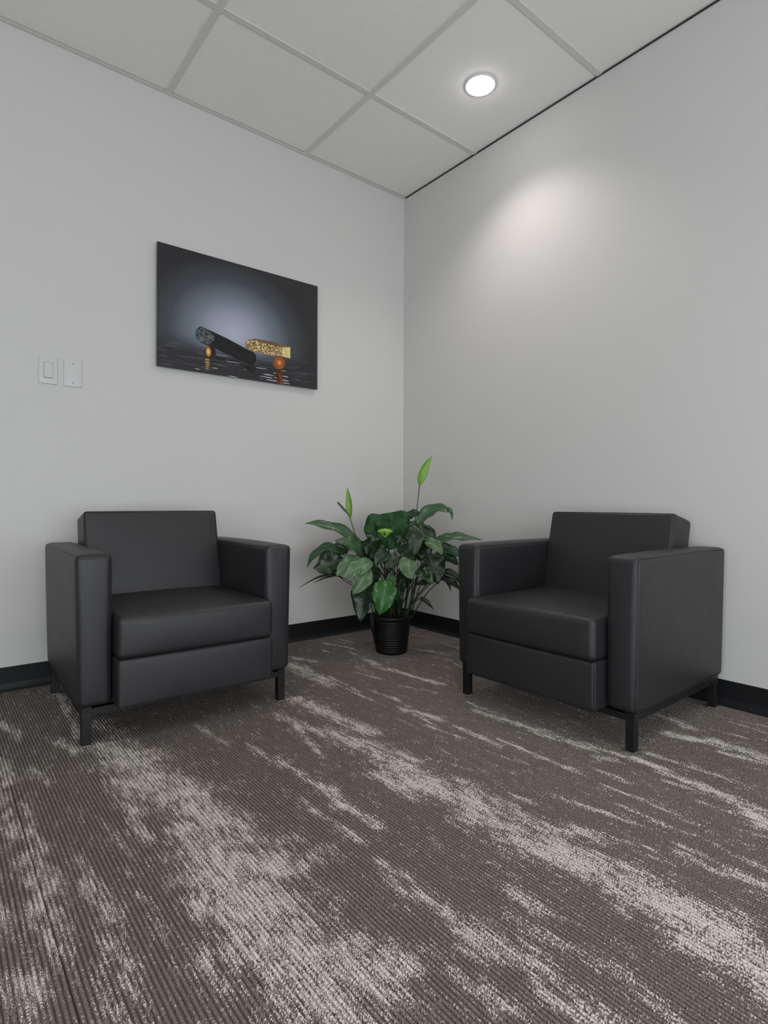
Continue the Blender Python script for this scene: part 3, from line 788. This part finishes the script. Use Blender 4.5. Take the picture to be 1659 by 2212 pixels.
def plant():
    r = empty('potted_peace_lily', PC); tag(r, 'leafy green peace lily in a black ribbed pot in the corner', 'potted plant')
    # pot: ribbed cone with a rolled rim
    H0, R0, R1 = .195, .081, .103
    prof = [(.001, .0), (R0 - .008, 0), (R0, .008)]
    nrib = 13
    for i in range(nrib):
        z = .012 + i * (H0 - .035) / nrib; rr = R0 + (R1 - R0) * z / H0; dz = (H0 - .035) / nrib
        prof += [(rr, z), (rr + .0009, z + dz * .25), (rr + .0009, z + dz * .6), (rr, z + dz * .85)]
    prof += [(R1 - .002, H0 - .020), (R1 + .004, H0 - .019), (R1 + .005, H0 - .003), (R1 + .003, H0), (R1 - .002, H0), (R1 - .005, H0 - .006), (R1 - .009, H0 - .040)]
    obj('pot', *lathe_data(prof, 56), M['pot'], r, True)
    v, f = lathe_data([(R1 - .009, H0 - .038), (R1 * .6, H0 - .026), (R1 * .3, H0 - .022), (.002, H0 - .02)], 32)
    obj('soil', v, f, M['soil'], r, True)
    # folded plastic sleeve flap on the pot
    sl = []
    for i in range(9):
        a = math.radians(188 + i * 5) - 0.0; base = math.atan2(-RT.y, -RT.x)
        for (rr, z) in ((R1 + .010, H0 + .002), (R1 + .004, H0 * .62), (R0 + .010, H0 * .25)):
            an = base + math.radians(-20 + i * 7); sl.append((rr * math.cos(an), rr * math.sin(an), z))
    fs = [(i * 3 + j, i * 3 + j + 1, (i + 1) * 3 + j + 1, (i + 1) * 3 + j) for i in range(8) for j in range(2)]
    o = obj('sleeve_flap', sl, fs, M['pot'], r, True); sm = o.modifiers.new('t', 'SOLIDIFY'); sm.thickness = .001
    rnd = random.Random(8)
    for k, (b, m, t, wd, N, d0, d1, d2, tone) in enumerate(LEAVES):
        B, Mi, Tp = pz(*b, d0), pz(*m, d1), pz(*t, d2)
        nv = (UP * N[0] - FW * N[1] + RT * N[2]).normalized()
        up = k in (15, 16, 17)      # the big upright leaves in the middle
        lf = leaf_mesh(B, Mi, Tp, wd * MPX * (1.25 if up else 1.12), nv, (.22 if up else .17) + .08 * rnd.random(), .22 + .22 * rnd.random(), M['leaf5' if up else 'leaf%d' % tone], 'leaf', r, rnd.random() * 6, .5 if up else .95)
        an = rnd.random() * 6.28; rr = .015 + .045 * rnd.random()
        a = Vector((rr * math.cos(an), rr * math.sin(an), H0 - .03)) + RT * max(-.05, min(.05, (b[0] - 850) * MPX * .25))
        if k == 21: continue   # hanging tip of the leaf before it
        stem_mesh(a, B + (Mi - B) * .03, 'petiole', M['stem'], lf, .0034, .0021, .30 + .2 * rnd.random())
    # extra upright stems in the heart of the plant
    for k in range(16):
        an = rnd.random() * 6.28; rr = .02 + .04 * rnd.random()
        a = Vector((rr * math.cos(an), rr * math.sin(an), H0 - .03))
        b = pz(650 + 480 * rnd.random(), 880 + 160 * rnd.random(), -.08 + .16 * rnd.random())
        stem_mesh(a, b, 'stem', M['stem'], r, .0034, .0022, .3)
    # flowers: stalk, pale spathe and spadix
    def flower(a, b, c, tip, wd, N, d, bendd=.25):
        p0 = Vector((0, 0, H0 - .03)) + RT * ((a[0] - 850) * MPX * .2)
        A, B = pz(*a, d), pz(*b, d)
        st = stem_mesh(p0, A, 'flower_stalk', M['stem'], r, .0032, .0026, .3)
        dd = tube_data([A, A.lerp(B, .35) + RT * .002, A.lerp(B, .7) + RT * .001, B], [.0027, .0027, .0028, .0034], 7)
        obj('upper_stalk', dd[0], dd[1], M['stem_l'], st, True)
        nv = (UP * N[0] - FW * N[1] + RT * N[2]).normalized()
        sp = leaf_mesh(B - (pz(*c, d) - B) * .05, pz(*c, d - .004), pz(*tip, d), wd * MPX, nv, .03, .55, M['spathe'], 'spathe', r, 1.0, blunt=1.05)
        C = pz(*c, d)
        n = nv * .004
        dd = tube_data([B, B.lerp(C, .35) + n, B.lerp(C, .75) + n, B.lerp(C, .85) + n], [.003, .0042, .004, .0015], 8)
        obj('spadix', dd[0], dd[1], M['spathe'], sp, True)
    flower((560, 760), (514, 600), (515, 480), (487, 345), 74, (0, .8, -.55), -.02)
    flower((1040, 640), (1080, 330), (1105, 215), (1187, 92), 94, (0, .85, .4), .03)
    # the open flower facing the viewer
    p0 = Vector((0, 0, H0 - .03)); A = pz(825, 845, -.08); B = pz(797, 722, -.10)
    st = stem_mesh(p0, A, 'flower_stalk', M['stem'], r, .0032, .0028, .3)
    dd = tube_data([A, A.lerp(B, .5) + RT * .002, B], [.0028, .0028, .0034], 7); obj('upper_stalk', dd[0], dd[1], M['stem'], st, True)
    vs, fs, uv = [pz(798, 712, -.128)], [], [(.5, .5)]
    nr, ns = 5, 28
    for i in range(1, nr + 1):
        for j in range(ns):
            an = 2 * math.pi * j / ns; q = i / nr
            tail = max(0, math.sin(an)) ** 6 * 26                      # the spathe narrows into its stalk
            vs.append(pz(798 + 66 * q * math.cos(an) * (1 - .25 * max(0, math.sin(an))), 712 + q * (27 * math.sin(an) + tail), -.128 + .022 * q * q))
            uv.append((.5 + .5 * q * math.cos(an), .5 - .5 * q * math.sin(an)))
    fs += [(0, 1 + j, 1 + (j + 1) % ns) for j in range(ns)]
    fs += [(1 + (i - 1) * ns + j, 1 + i * ns + j, 1 + i * ns + (j + 1) % ns, 1 + (i - 1) * ns + (j + 1) % ns) for i in range(1, nr) for j in range(ns)]
    sp = obj('spathe', vs, fs, M['spathe'], r, True, uv); sm = sp.modifiers.new('thickness', 'SOLIDIFY'); sm.thickness = .0007
    dd = tube_data([pz(797, 740, -.128), pz(796, 715, -.134), pz(796, 704, -.132)], [.003, .0042, .002], 8); obj('spadix', dd[0], dd[1], M['stem_l'], sp, True)
    # rolled young leaf
    B, Tp = pz(505, 575, -.02), pz(410, 468, -.03)
    dd = tube_data([pz(512, 600, -.02), B, B.lerp(Tp, .4), B.lerp(Tp, .85), Tp], [.002, .003, .0062, .006, .003], 8)
    obj('rolled_leaf', dd[0], dd[1], M['leaf1'], r, True)
plant()
